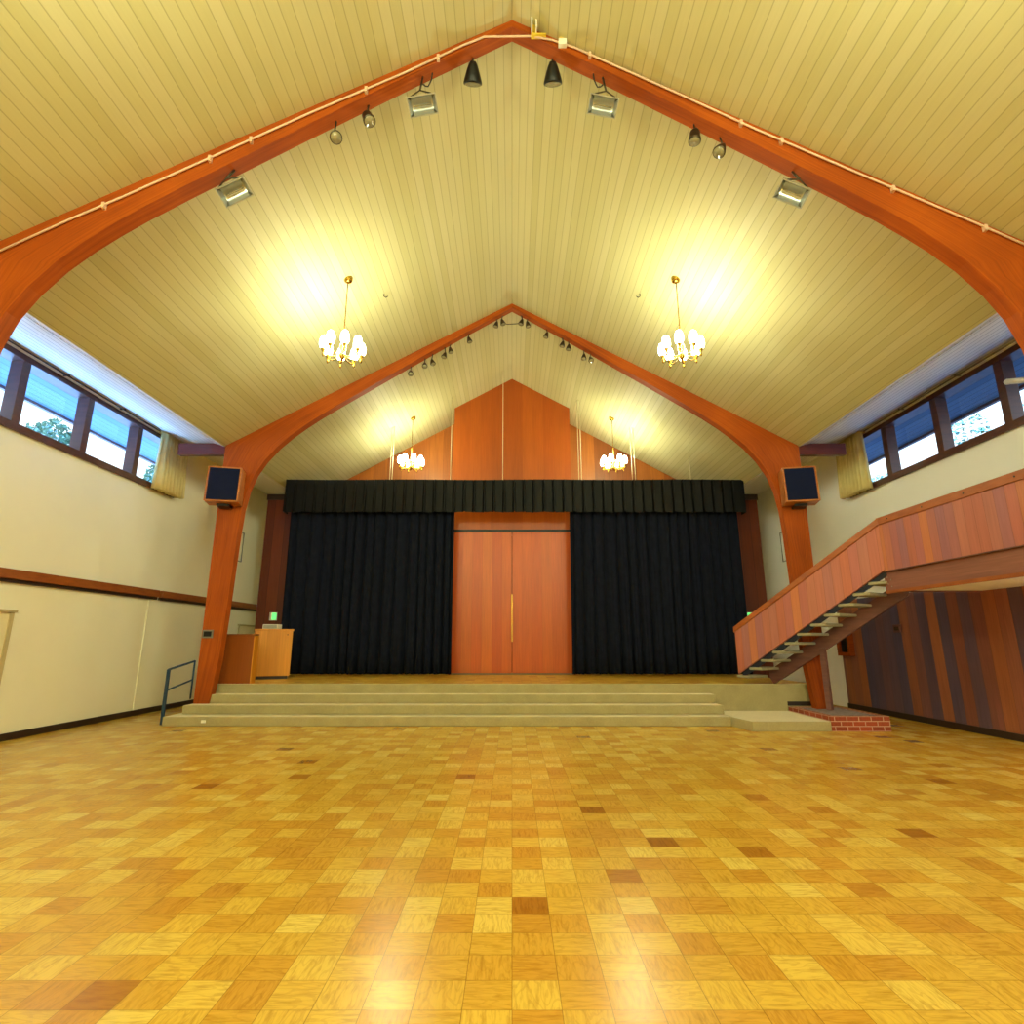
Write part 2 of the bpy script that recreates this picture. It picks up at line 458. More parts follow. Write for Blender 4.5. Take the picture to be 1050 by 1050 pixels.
# ------------------------------------------------------------------ timber arches
inner = [(0, 8.965), (1.2, 8.235), (2.37, 7.49), (3.29, 6.9), (3.8, 6.57), (4.22, 6.29), (4.52, 6.07), (4.78, 5.86), (5.05, 5.6), (5.3, 5.29),
         (5.48, 4.98), (5.6, 4.62), (5.67, 4.2), (5.7, 3.7), (5.725, 2.9), (5.75, 2.0), (5.785, 1.2), (5.86, .5), (5.93, 0)]
def outer_pt(i):
    x, z = inner[i]
    if i <= 8:
        xo = x / 5.05 * 6.17
        return (xo, roof(xo) - .002)
    t = (i - 8) / (len(inner) - 9)
    return (6.18, 5.6 * (1 - t))
outer = [outer_pt(i) for i in range(len(inner))]
def arch(name, label, yf):
    e = thing(name, label, 'roof arch', (0, yf, 0))
    for s in (-1, 1):
        m = MB()
        pi = [(s * x, z) for x, z in inner]; po = [(s * x, z) for x, z in outer]
        m.strip(pi, po, 'y', yf, yf + TH)
        o = m.build('laminated_half', M_arch, e, True)
        n = len(inner); cum = [0.0]
        for (xa, za), (xb, zb) in zip(inner[:-1], inner[1:]): cum.append(cum[-1] + math.hypot(xb - xa, zb - za))
        uvl = o.data.uv_layers[0].data
        for p in o.data.polygons:
            for li in p.loop_indices:
                vi = o.data.loops[li].vertex_index; i = vi % n; hi = (vi // n) % 2
                wd = math.hypot(outer[i][0] - inner[i][0], outer[i][1] - inner[i][1])
                uvl[li].uv = (cum[i] + s * 20, hi * wd + (TH if vi >= 2 * n else 0))
    return e
A1 = arch('timber_arch', 'large red-brown laminated timber arch nearest the camera, carrying a pale conduit', YF)
A2 = arch('timber_arch', 'red-brown laminated timber arch standing at the stage steps, with a speaker on each leg', YA)
for s, t in ((-1, 'left'), (1, 'right')):
    b = MB().box(*sorted((s * 6.185, s * 7.2)), YA + .02, YA + .16, 5.42, 5.68)
    o = b.build('tie_beam', M_beamd, bevel=.008); tag(o, f'dark red tie beam reaching from the far arch knee towards the {t} wall drape', 'beam', 'tie beams of the far arch')

# pale conduit along the near arch
cp = [(-5.9, 5.58), (-5.0, 6.11), (-4.4, 6.44), (-3.5, 6.96), (-2.4, 7.6), (-1.29, 8.21), (-.6, 8.63), (-.34, 8.765), (.24, 8.775), (.5, 8.71), (.78, 8.585),
      (2.04, 7.86), (2.86, 7.37), (4.03, 6.72), (5.22, 6.07), (5.9, 5.68)]
cd = thing('conduit', 'thin pale conduit clipped along the face of the near arch', 'pipe', (0, YF - .03, 8.775))
MB().tube([(x, YF - .025, z) for x, z in cp], .012, 8).build('conduit_pipe', M_conduit, cd, True)
for x in (-4.62, -3.5, -3.05, -1.75, -.9, .95, 2.7, 3.15, 4.35, 5.3):
    for (xa, za), (xb, zb) in zip(cp[:-1], cp[1:]):
        if xa <= x <= xb: z = za + (zb - za) * (x - xa) / (xb - xa)
    m = MB().box(x - .016, x + .016, YF - .046, YF + .0, z - .05, z + .022)
    m.build('pipe_clip', M_conduit, cd, True)
hd = thing('sensor_bracket', 'upright white bracket with a yellow strip at the ridge of the near arch', 'sensor', (.27, YF - .03, 8.78))
MB().box(.235, .25, YF - .13, YF - .005, 8.78, 9.0).build('bracket_plate', M_white, hd, True)
MB().box(.29, .305, YF - .13, YF - .005, 8.78, 8.98).build('bracket_plate', M_white, hd, True)
MB().box(.25, .29, YF - .05, YF - .005, 8.82, 8.93).build('sensor_body', M_yellow, hd, True)
MB().box(.235, .42, YF - .06, YF - .002, 8.755, 8.779).build('bracket_foot', M_yellow, hd, True)
MB().tube([(.27, YF - .09, 8.93), (.27, YF - .09, 8.99)], .012).build('black_tip', M_metal, hd, True)
jb = thing('junction_box', 'small white junction box with yellow lid on the near arch', 'electrical box', (.62, YF, 8.66))
MB().box(.57, .67, YF - .06, YF - .001, 8.61, 8.7).build('box_body', M_white, jb, True, bevel=.005)
MB().box(.58, .66, YF - .05, YF - .005, 8.701, 8.73).build('box_lid', M_yellow, jb, True)

# ------------------------------------------------------------------ stage, steps, platform, planter
sg = thing('stage', 'raised parquet stage with a flight of tan carpeted steps across the hall', 'stage', (0, YL, 0))
MB().prism([(-6.15, YL), (6.18, YL), (6.18, 16.09), (-6.15, 16.09)], 'z', ST - .1, ST).build('stage_deck', M_stagefl, sg, True)
MB().box(-6.13, 6.15, YL + .02, 16.0, 0.01, ST - .101).build('stage_base', M_carpet, sg, True)
MB().box(-6.13, 6.15, YL - .02, YL + .07, .33, ST + .012).build('nosing', M_carpet, sg, True, bevel=.012)
xr = 3.97
for i, (y, x0) in enumerate(((10.7, -6.38), (11.02, -6.22), (11.34, -6.06))):
    z = .165 * (i + 1)
    m = MB().box(x0, xr + (.03 if i == 0 else .03 * (2 - i)), y, YL - .021, .165 * i + (.003 if i else 0), z)
    m.build('carpeted_step', M_carpet, sg, True, bevel=.014)
MB().prism([(4.01, 10.7), (4.13, 10.1), (5.49, 10.1), (5.49, YL - .021), (4.01, YL - .021)], 'z', 0, .163).build('carpeted_platform', M_carpet, sg, True, bevel=.012)
MB().box(4.0, 6.14, YL - .019, YL + .02, .0, .36).build('side_riser', M_carpet, sg, True)
MB().box(5.5, 6.1, YL - .03, YL - .02, .26, .34).build('toe_strip', M_dark, sg, True)

pl = thing('brick_planter', 'low red brick planter bed under the staircase post', 'planter', (6.0, 10.8, 0))
p = MB(); xa, xb, ya, yb, zt = 5.5, 6.52, 10.12, 11.62, .246
t = .1
p.box(xa, xb, ya, ya + t, 0, zt); p.box(xa, xb, yb - t, yb, 0, zt); p.box(xa, xa + t, ya + t, yb - t, 0, zt); p.box(xb - t, xb, ya + t, yb - t, 0, zt)
p.build('brick_wall', M_brick, pl, True)
MB().box(xa + t, xb - t, ya + t, yb - t, 0, zt - .012).build('stone_bed', M_slate, pl, True)

sl = thing('step_light', 'tiny white light on the lowest step near the handrail', 'light', (-5.62, 10.69, .08))
MB().box(-5.66, -5.58, 10.675, 10.699, .06, .11).build('lamp_cover', M_white, sl, True, bevel=.004)

# handrail
hr = thing('handrail', 'blue steel handrail beside the foot of the stage steps', 'railing', (-6.5, 10.9, 0))
MB().box(-6.53, -6.48, 10.88, 10.93, 0, .99).build('post', M_blue, hr, True, bevel=.005)
MB().tube([(-6.51, 10.9, .985), (-6.235, 11.28, 1.13)], .02, 8).build('top_rail', M_blue, hr, True)
MB().tube([(-6.51, 10.9, .60), (-6.235, 11.28, .78)], .017, 8).build('lower_rail', M_blue, hr, True)
MB().tube([(-6.235, 11.275, .42), (-6.235, 11.275, 1.14)], .017, 8).build('post', M_blue, hr, True)

# ------------------------------------------------------------------ cedar core and doors
co = thing('cedar_screen', 'tall cedar panelled screen with double doors in the middle of the stage', 'wall panel', (0, 15.3, ST))
m = MB(); XC = 1.67; YC = 15.05
m.prism([(-XC, 4.88), (XC, 4.88), (XC, roof(XC) - .002), (0, RIDGE - .002), (-XC, roof(XC) - .002)], 'y', YC, 16.09)
m.build('upper_panel', M_core, co, True)
MB().box(-XC, XC, YC - .015, 16.09, 4.53, 4.879).build('door_head', M_core, co, True)
MB().box(-XC, XC, YC + .0, YC + .2, 4.47, 4.529).build('door_track', M_metal, co, True)
for s in (-1, 1):
    MB().box(*sorted((s * .008, s * 1.6)), YC + .03, YC + .09, ST + .04, 4.469).build('door', M_door, co, True)
    MB().box(*sorted((s * 1.6, s * XC)), YC, 16.09, ST + .001, 4.469).build('door_jamb', M_core, co, True)
MB().box(-1.6, 1.6, YC - .02, YC + .12, ST + .001, ST + .035).build('threshold', M_recess, co, True)
MB().box(-.012, .012, YC + .012, YC + .03, 1.5, 2.75).build('pull_strip', M_brass, co, True)

# wings beside the curtain
for s, t, xa, xb in ((-1, 'left', 6.0, 6.83), (1, 'right', 6.1, 6.85)):
    e = thing('wing_panel', f'dark wood wing panel beside the {t} edge of the stage curtain', 'wall panel', (s * 6.4, 15.1, 0))
    MB().box(*sorted((s * xa, s * xb)), 15.02, 15.12, ST if False else 0.0, 5.36).build('boards', M_wing, e, True)
    MB().box(*sorted((s * xa, s * (xb + .02))), 14.99, 15.14, 5.361, 5.52).build('top_beam', M_dark, e, True)
for s, t in ((-1, 'left'), (1, 'right')):
    e = thing('exit_sign', f'small green lit sign on the {t} wing panel beside the stage curtain', 'sign', (s * 6.36, 15.0, 2.1))
    MB().box(*sorted((s * 6.26, s * 6.46)), 14.985, 15.018, 2.05, 2.26).build('sign_case', M_white, e, True, bevel=.004)
    MB().box(*sorted((s * 6.27, s * 6.39)), 14.975, 14.984, 2.065, 2.245).build('sign_face', M_green, e, True)

# ------------------------------------------------------------------ stage curtains
def curtain_mesh(x0, x1, y, z0, z1, seed, amp=.085, pmin=.18, pmax=.40):
    rnd = random.Random(seed)
    pts = []; x = x0
    while x < x1 - .05:
        p = min(rnd.uniform(pmin, pmax), x1 - x); a = amp * rnd.uniform(.55, 1.2)
        for k in range(10):
            t = k / 10
            pts.append((x + p * t, a * (2.3 * max(0.0, 1 - abs(t - .5) / .3) ** 1.3 - .5 * math.sin(PI * t)), rnd.random() * .015))
        x += p
    pts.append((x1, 0, 0))
    rows = 9
    vs = []; fs = []
    n = len(pts)
    ph = [rnd.uniform(0, 6.28) for _ in range(3)]
    for j in range(rows):
        t = j / (rows - 1); z = z0 + (z1 - z0) * t
        k = 1.12 - .35 * t
        for (px, dy, e) in pts:
            sway = .02 * math.sin(px * 2.1 + ph[0] + t * 2.0) * (1 - t)
            vs.append((px + sway, y + dy * k + .012 * math.sin(px * 5 + t * 4 + ph[1]), z + (e if j == 0 else 0)))
    for j in range(rows - 1):
        for i in range(n - 1):
            fs.append((j * n + i, j * n + i + 1, (j + 1) * n + i + 1, (j + 1) * n + i))
    return MB().add(vs, fs, True)
for s, t in ((-1, 'left'), (1, 'right')):
    xs = sorted((s * 1.53, s * (5.86 if s < 0 else 5.96)))
    o = curtain_mesh(*xs, 14.33, ST + .05, 5.4, 30 + s).build('stage_curtain', M_black)
    md = o.modifiers.new('cloth', 'SOLIDIFY'); md.thickness = .012
    tag(o, f'tall black pleated stage curtain hanging {t} of the cedar doors', 'curtain', 'main stage curtains')
# valance: box pleats
def valance():
    vs = []; fs = []; prof = []
    x = -5.99; k = 0; rnd = random.Random(4)
    prof.append((-5.99, 14.4))
    while x < 6.1 - .1:
        w = .262
        d = .04 + rnd.random() * .03
        prof += [(x, 14.13), (x + w * .06, 14.1 - d), (x + w * .15, 14.1 - d), (x + w * .22, 14.1), (x + w * .9, 14.09)]
        x += w
    prof.append((6.13, 14.1)); prof.append((6.13, 14.4))
    n = len(prof); rows = 5
    for j in range(rows):
        t = j / (rows - 1)
        for i, (px, py) in enumerate(prof):
            q = 14.1 + (py - 14.1) * (1.5 - 1.1 * t) if 0 < i < n - 1 else py
            vs.append((px, q, 4.80 + .88 * t + (.008 * math.sin(px * 9) if j == 0 else .008 * math.sin(px * 1.7) if j == rows - 1 else 0)))
    for j in range(rows - 1):
        for i in range(n - 1):
            fs.append((j * n + i, j * n + i + 1, (j + 1) * n + i + 1, (j + 1) * n + i))
    return MB().add(vs, fs, False)
va = thing('valance', 'black pleated valance running across the top of the stage curtains', 'curtain valance', (0, 14.25, 5.68))
o = valance().build('valance_cloth', M_valance, va, True)
md = o.modifiers.new('cloth', 'SOLIDIFY'); md.thickness = .01
MB().box(-5.6, 5.7, 14.16, 14.24, 5.5, 5.66).build('valance_board', M_metal, va, True)

# suspension rods of the valance
rods = ((-3.29, 'furthest left of those by the left back chandelier'), (-3.23, 'just left of the left back chandelier'), (-1.66, 'along the left edge of the cedar screen'),
        (-.25, 'in front of the middle of the cedar screen'), (1.8, 'just right of the cedar screen edge'), (1.87, 'second to the right of the cedar screen edge'),
        (3.24, 'just right of the right back chandelier'), (3.32, 'second to the right of the right back chandelier'), (4.8, 'furthest right above the curtain'))
for x, d in rods:
    o = MB().tube([(x, 14.3, 5.62), (x, 14.3, roof(x) - .002)], .010, 6).build('hanging_rod', M_rod)
    tag(o, f'thin pale steel rod holding the valance, {d}', 'rod', 'valance hanging rods')

# ------------------------------------------------------------------ lectern corner
e = thing('low_cabinet', 'brown veneered low cabinet behind the left arch leg at the stage edge', 'cabinet', (-5.75, 12.05, ST))
MB().box(-6.14, -5.385, 11.86, 12.06, ST, 1.63).build('cabinet_body', M_brownp, e, True)
MB().box(-6.15, -5.365, 11.845, 12.07, 1.631, 1.655).build('cabinet_top', M_brownp, e, True, bevel=.004)
MB().box(-5.384, -5.366, 11.86, 12.06, ST, 1.62).build('edge_panel', M_oak, e, True)
e = thing('lectern', 'orange oak lectern cabinet standing on the stage against the black curtain', 'lectern', (-5.66, 13.5, ST), (0, 0, math.radians(22)))
MB().box(-.41, .41, -.25, .25, .07, 1.09).build('lectern_body', M_oak, e)
MB().box(-.43, .43, -.27, .27, 1.091, 1.13).build('lectern_top', M_oak, e, bevel=.006)
MB().box(-.37, .37, -.2, .2, .0, .069).build('plinth', M_dark, e)
MB().lathe([(.014, 0), (.014, .02)], 10, Matrix.Translation((.3, -.25, 1.0)) @ Matrix.Rotation(PI / 2, 4, 'X')).build('key_lock', M_dkmetal, e)
e = thing('equipment_box', 'pale grey box-like device lying on top of the oak lectern', 'device', (-5.72, 13.5, 1.79))
MB().box(-5.9, -5.54, 13.38, 13.62, 1.79, 1.90).build('device_case', M_white, e, True, bevel=.008)
MB().box(-5.88, -5.56, 13.372, 13.379, 1.80, 1.885).build('device_front', M_alu, e, True)

# control plate on the left arch leg
e = thing('control_panel', 'small dark control panel in a grey frame on the left arch leg', 'switch', (-6.06, YA, 1.65))
MB().box(-6.16, -5.95, YA - .022, YA - .001, 1.57, 1.73).build('frame', M_steel, e, True, bevel=.003)
MB().box(-6.13, -5.98, YA - .03, YA - .0225, 1.60, 1.70).build('screen', M_metal, e, True)

# speakers on the arch legs
def speaker(s):
    t = 'left' if s < 0 else 'right'
    e = thing('loudspeaker', f'boxy loudspeaker with dark blue grille mounted on the {t} arch leg', 'speaker', (s * 5.93, 11.02, 4.26), (math.radians(-3), 0, s * math.radians(-12)), 'loudspeakers on the arch legs')
    MB().box(-.32, .32, -.15, .2, 0, .74).build('cabinet', M_spk, e, bevel=.01)
    MB().box(-.285, .285, -.175, -.151, .035, .71).build('grille', M_grille, e, bevel=.006)
    f = MB()
    f.box(-.32, -.29, -.17, -.151, .0, .74); f.box(.29, .32, -.17, -.151, 0, .74); f.box(-.289, .289, -.17, -.151, .712, .74)
    f.build('front_edging', M_white if False else M_spk, e)
    MB().box(-.12, .12, .0, .26, -.05, -.001).build('mount', M_metal, e)
    return e
speaker(-1); speaker(1)

# steel frames behind the arch legs
for s, t in ((-1, 'left'), (1, 'right')):
    x = s * 5.78
    o = MB().tube([(x, YA + TH, 3.78), (x, YA + .44, 3.78), (x, YA + .44, 3.16), (x, YA + TH, 3.16)], .014, 6).build('steel_bracket', M_steel)
    tag(o, f'thin open steel bracket on the back of the {t} arch leg', 'bracket', 'steel brackets on the arch legs')

# ------------------------------------------------------------------ window drapes and rods
def drape(s):
    t = 'left' if s < 0 else 'right'
    e = thing('window_drape', f'cream pleated drape drawn to the end of the {t} window band', 'drape', (s * 7.7, 12.03, 4.76))
    rnd = random.Random(11 + s)
    pts = []; n = 96
    for i in range(n + 1):
        u = i / n
        pts.append((s * (7.73 + .085 * math.sin(u * 2 * PI * 8 + .6 * math.sin(u * 7))), 11.56 + u * .92))
    vs = []; fs = []; rows = 5
    for j in range(rows):
        tt = j / (rows - 1)
        for i, (x, y) in enumerate(pts):
            yy = 12.02 + (y - 12.02) * (1.05 - .09 * tt)
            vs.append((s * 7.74 + (x - s * 7.74) * (1.2 - .4 * tt), yy, 4.74 + 1.29 * tt))
    m = len(pts)
    for j in range(rows - 1):
        for i in range(m - 1):
            fs.append((j * m + i, j * m + i + 1, (j + 1) * m + i + 1, (j + 1) * m + i))
    o = MB().add(vs, fs, True).build('drape_cloth', M_drape, e, True)
    md = o.modifiers.new('cloth', 'SOLIDIFY'); md.thickness = .008
    MB().box(*sorted((s * 7.7, s * 7.86)), 11.6, 12.46, 6.031, 6.06).build('heading', M_drape, e, True)
drape(-1); drape(1)
for s, t, m_ in ((-1, 'left', M_dark), (1, 'right', M_steel)):
    e = thing('curtain_rod', f'thin curtain rod along the top of the {t} window band', 'curtain rod', (s * 7.8, 9, 6.05))
    MB().tube([(s * 7.8, 5.6, 6.045), (s * 7.8, 11.55, 6.045)], .013, 6).build('rod', m_, e, True)
    for y in (6.0, 7.53, 8.95, 10.4):
        MB().box(*sorted((s * 7.79, s * 7.9)), y - .012, y + .012, 6.055, 6.075).build('rod_bracket', m_, e, True)
e = thing('wall_tube', 'short white round-ended tube sticking out across the right window', 'pole', (7.6, 7.7, 5.32))
MB().tube([(7.6, 7.86, 5.40), (7.6, 7.83, 5.385), (7.6, 6.9, 5.02)], [.025, .045, .045], 10).build('tube', M_white, e, True)
MB().box(7.6, 7.9, 6.95, 7.0, 5.0, 5.06).build('tube_arm', M_white, e, True)

# ------------------------------------------------------------------ chandeliers
def make_chandelier():
    e = thing('chandelier', '', 'chandelier', (0, 0, 0))
    sl_ = math.atan(SLOPE)
    MB().lathe([(.02, -.10), (.06, -.085), (.075, -.05), (.08, .0)], 16).build('ceiling_cup', M_brass, e)
    MB().tube([(0, 0, -.08), (0, 0, -1.100)], .009, 6).build('drop_rod', M_brass, e)
    MB().lathe([(.012, -1.100), (.03, -1.130), (.018, -1.200), (.05, -1.280), (.06, -1.340), (.03, -1.410), (.055, -1.460), (.03, -1.520), (.005, -1.560)], 16).build('hub', M_brass, e)
    for k in range(8):
        a = 2 * PI * (k + .5) / 8
        R = Matrix.Rotation(a, 4, 'Z')
        pts = [R @ Vector(p) for p in ((.03, 0, -1.440), (.1, 0, -1.500), (.2, 0, -1.510), (.27, 0, -1.470), (.3, 0, -1.410))]
        arm = MB().tube(pts, .010, 6).build('arm', M_brass, e)
        T = R @ Matrix.Translation((.3, 0, 0))
        MB().lathe([(.006, -1.540), (.02, -1.510), (.012, -1.470), (.03, -1.430), (.042, -1.405)], 12, T).build('candle_cup', M_brass, arm)
        MB().lathe([(.035, -1.404), (.064, -1.37), (.072, -1.315), (.066, -1.25), (.05, -1.195), (.014, -1.165)], 12, T).build('glass_shade', M_bulb, arm)
    return e
ch0 = make_chandelier()
spots = ((-2.79, 8.28, 'brass chandelier with lit glass shades hanging over the hall floor, left of the ridge'),
         (2.79, 8.28, 'brass chandelier with lit glass shades hanging over the hall floor, right of the ridge'),
         (-2.74, 14.33, 'brass chandelier with lit glass shades hanging above the stage valance, left of the cedar screen'),
         (2.76, 14.33, 'brass chandelier with lit glass shades hanging above the stage valance, right of the cedar screen'))
for i, (x, y, lb) in enumerate(spots):
    o = ch0 if i == 0 else copy_tree(ch0)
    o.location = (x, y, roof(x) + .035)
    o['label'] = lb; o['group'] = 'hanging chandeliers'

# ceiling hooks
for s, t in ((-1, 'left'), (1, 'right')):
    o = MB().tube([(s * 2.36, 9.03, roof(2.36)), (s * 2.36, 9.03, roof(2.36) - .05), (s * 2.32, 9.03, roof(2.36) - .08), (s * 2.29, 9.03, roof(2.36) - .05)], .009, 6).build('ceiling_hook', M_dkmetal)
    tag(o, f'tiny dark hook in the {t} ceiling slope near the chandelier canopy', 'hook', 'ceiling hooks')

# ------------------------------------------------------------------ stage lamps on the arches
def under(x):
    x = abs(x)
    for (xa, za), (xb, zb) in zip(inner[:-1], inner[1:]):
        if xa <= x <= xb: return za + (zb - za) * (x - xa) / (xb - xa)
def frame_from(normal, roll=0.0):
    """matrix whose -Z is the given aim direction"""
    z = -Vector(normal).normalized()
    q = z.to_track_quat('Z', 'Y').to_matrix().to_4x4()
    return q @ Matrix.Rotation(roll, 4, 'Z')
def flood(x, z, roll, label, cable):
    e = thing('floodlight', label, 'floodlight', (x, YF + .16, z), (0, 0, 0), 'floodlights on the near arch')
    aim = Vector((-x * .12, -.62, -.78))
    zc = -aim.normalized()
    xa = Vector((math.cos(roll), 0, math.sin(roll))); xa = (xa - zc * xa.dot(zc)).normalized(); ya = zc.cross(xa)
    F = Matrix((xa, ya, zc)).transposed().to_4x4()
    h = MB()
    w, d = .18, .108
    vs = []
    for (a, b, c_) in ((w, d, 0), (w * .98, d * .98, .06), (w * .6, d * .5, .15)):
        vs += [(-a, -b, c_), (a, -b, c_), (a, b, c_), (-a, b, c_)]
    fs = [(8, 9, 10, 11)]
    for j in range(2):
        for i in range(4): fs.append((j * 4 + i, j * 4 + (i + 1) % 4, (j + 1) * 4 + (i + 1) % 4, (j + 1) * 4 + i))
    h.add(vs, fs).xf(F)
    o = h.build('housing', M_alu, e)
    md = o.modifiers.new('shell', 'SOLIDIFY'); md.thickness = .008
    r = MB()
    n = 8; vs = []; fs = []
    for i in range(n + 1):
        a = PI * i / n
        yy = -math.cos(a) * d * .86; zz = math.sin(a) * .085 + .004
        vs += [(-w * .72, yy, zz), (w * .72, yy, zz)]
    for i in range(n): fs.append((2 * i, 2 * i + 1, 2 * i + 3, 2 * i + 2))
    r.add(vs, fs, True)
    for s in (-1, 1):
        r.add([(s * w * .93, -d * .86, .004), (s * w * .93, d * .86, .004), (s * w * .72, d * .5, .08), (s * w * .72, -d * .5, .08)], [(0, 1, 2, 3)])
    r.xf(F).build('reflector', M_refl, e)
    rim = MB()
    rim.box(-w, w, -d, -d * .87, -.012, .012); rim.box(-w, w, d * .87, d, -.012, .012)
    rim.box(-w, -w * .93, -d * .87, d * .87, -.012, .012); rim.box(w * .93, w, -d * .87, d * .87, -.012, .012)
    rim.xf(F).build('rim', M_alu, e)
    lamp = MB().tube([(-w * .62, 0, .05), (w * .62, 0, .05)], .008, 6).xf(F).build('lamp_tube', M_lens, e)
    top = Vector((0, 0, under(x) - z))
    y1 = F @ Vector((-w * .7, -d + .004, .04)); y2 = F @ Vector((w * .7, -d + .004, .04)); mid = F @ Vector((0, -d - .04, .05))
    MB().tube([y1, mid, y2], .009, 6).build('yoke', M_dkmetal, e)
    hang = Vector((0, -.06, under(x) - z - .002))
    MB().tube([mid, mid * .4 + hang * .6, hang], .013, 6).build('hanger', M_dkmetal, e)
    if cable:
        s = 1 if x < 0 else -1
        xx = s * .10
        MB().tube([hang * .75, hang * .68 + Vector((s * .03, 0, 0)), hang * .67 + Vector((s * .065, 0, 0)), Vector((xx - s * .01, -.06, hang.z * .76)), Vector((xx + s * .006, -.06, hang.z * .9)), Vector((xx + s * .015, -.06, under(x + xx) - z - .002))], .009, 6).build('cable', M_cable, e)
flood(-1.1, 7.93, math.radians(12), 'silver floodlight on the near arch, left of the ridge beside a black lamp', True)
flood(1.12, 7.92, math.radians(-14), 'silver floodlight on the near arch, right of the ridge beside a black lamp', True)
flood(-3.27, 6.66, math.radians(32), 'silver floodlight hanging lowest on the left slope of the near arch', False)
flood(3.3, 6.64, math.radians(-26), 'silver floodlight hanging lowest on the right slope of the near arch', False)

def spot(x, y, z, r, h, aim, m_, label, group, bell=False, topz=None):
    e = thing('spotlight', label, 'spotlight', (x, y, z), (0, 0, 0), group)
    F = frame_from(aim)
    if bell: prof = [(r, -h * .5), (r * 1.02, -h * .42), (r * .8, -h * .05), (r * .55, h * .3), (r * .35, h * .5)]
    else: prof = [(r, -h * .5), (r * 1.0, -h * .3), (r * .85, -h * .28), (r * .82, h * .25), (r * .5, h * .5)]
    MB().lathe(prof, 16, F).build('lamp_can', m_, e)
    MB().lathe([(r * .86, -h * .5 - .006), (r * .86, -h * .5 - .001)], 16, F).build('lens', M_lens, e)
    tz = (topz if topz is not None else under(x)) - z - .002
    p = F @ Vector((0, 0, h * .42))
    MB().tube([p, (p + Vector((0, 0, tz))) * .5, (0, 0, tz)] if tz > p.z + .02 else [Vector((r * .8, 0, 0)), Vector((r * .9, 0, tz))], .011, 6).build('hanger', M_dkmetal, e)
    return e
Yl = YF + .12
spot(-.49, Yl + .04, 8.43, .115, .23, (-.05, .75, -1), M_metal, 'black bell-shaped stage lamp under the near arch, just left of the ridge', 'black lamps on the near arch', True)
spot(.51, Yl + .04, 8.43, .115, .23, (.05, .7, -1), M_metal, 'black bell-shaped stage lamp under the near arch, just right of the ridge', 'black lamps on the near arch', True)
spot(-2.13, Yl, 7.43, .075, .17, (.35, -.45, -.8), M_dkmetal, 'small bronze spotlight on the near arch, lower of two on the left slope', 'small lamps on the near arch', True)
spot(-1.75, Yl, 7.70, .075, .17, (.35, -.2, -.9), M_dkmetal, 'small bronze spotlight on the near arch, upper of two on the left slope', 'small lamps on the near arch')
spot(2.2, Yl, 7.43, .075, .17, (-.1, .0, -1), M_dkmetal, 'small bronze spotlight on the near arch, upper of two on the right slope', 'small lamps on the near arch')
spot(2.5, Yl, 7.24, .075, .17, (-.45, -.2, -.8), M_dkmetal, 'small bronze spotlight on the near arch, lower of two on the right slope', 'small lamps on the near arch', True)
far = ((-2.28, 7.37, (.1, -.45, -.8), 'lowest on the left slope'), (-1.97, 7.56, (.1, -.4, -.8), 'second lowest on the left slope'),
       (-1.8, 7.63, (.3, -.2, -.9), 'third lowest on the left slope'), (-1.53, 7.80, (-.2, -.2, -.9), 'fourth lowest on the left slope'),
       (-1.40, 7.93, (.2, -.05, -.9), 'fifth lowest on the left slope'), (-.98, 8.19, (.25, -.05, -.9), 'alone between pairs on the left slope'),
       (-.36, 8.58, (-.2, -.05, -.9), 'outer of the pair just left of the ridge'), (-.22, 8.64, (.25, -.05, -.9), 'inner of the pair just left of the ridge'),
       (.22, 8.64, (-.25, -.05, -.9), 'inner of the pair just right of the ridge'), (.36, 8.58, (.2, -.05, -.9), 'outer of the pair just right of the ridge'),
       (.79, 8.31, (-.3, -.05, -.9), 'alone between pairs on the right slope'), (1.15, 8.08, (-.2, -.05, -.9), 'fourth lowest on the right slope'),
       (1.29, 8.0, (-.1, -.05, -.9), 'third lowest on the right slope'), (1.63, 7.76, (-.1, -.2, -.9), 'second lowest on the right slope'), (1.78, 7.7, (.1, -.4, -.8), 'lowest on the right slope'))
for x, z, aim, d in far:
    spot(x, YA + .12, z + .03, .062, .14, aim, M_dkmetal, f'small bronze spotlight under the far arch, {d}', 'small lamps on the far arch', True)
o = MB().tube([(-.26, YA + .2, 8.69), (-.1, YA + .2, 8.66), (.1, YA + .2, 8.67), (.26, YA + .2, 8.69)], .009, 6).build('cable', M_cable)
tag(o, 'short dark cable slung across the ridge of the far arch', 'cable')

# ------------------------------------------------------------------ balcony
ba = thing('balcony', 'redwood clad balcony running along the right wall above dark boards', 'balcony', (7.1, 9.35, 2.3))
BX = 6.3
MB().box(BX + .032, XW - .05, Y0 + .02, 9.299, 2.56, 2.652).build('floor_slab', M_string, ba, True)
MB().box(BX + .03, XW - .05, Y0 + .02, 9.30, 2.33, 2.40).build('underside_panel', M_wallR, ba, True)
MB().box(BX, BX + .03, Y0 + .02, 9.38, 2.31, 2.64).build('fascia', M_fascia, ba, True)
MB().box(BX - .012, BX + .045, Y0 + .02, 9.38, 2.285, 2.335).build('fascia_trim', M_cap, ba, True)
MB().box(BX + .03, XW - .05, 9.301, 9.36, 2.31, 2.65).build('end_fascia', M_string, ba, True)
MB().box(BX - .04, BX + .03, Y0 + .02, 9.285, 2.655, 3.439).build('parapet', M_para, ba, True)
MB().box(BX - .06, BX + .05, Y0 + .02, 9.29, 3.44, 3.56).build('cap_rail', M_cap, ba, True, bevel=.006)
MB().box(BX - .05, BX + .03, Y0 + .02, 9.29, 2.641, 2.654).build('floor_trim', M_string, ba, True)
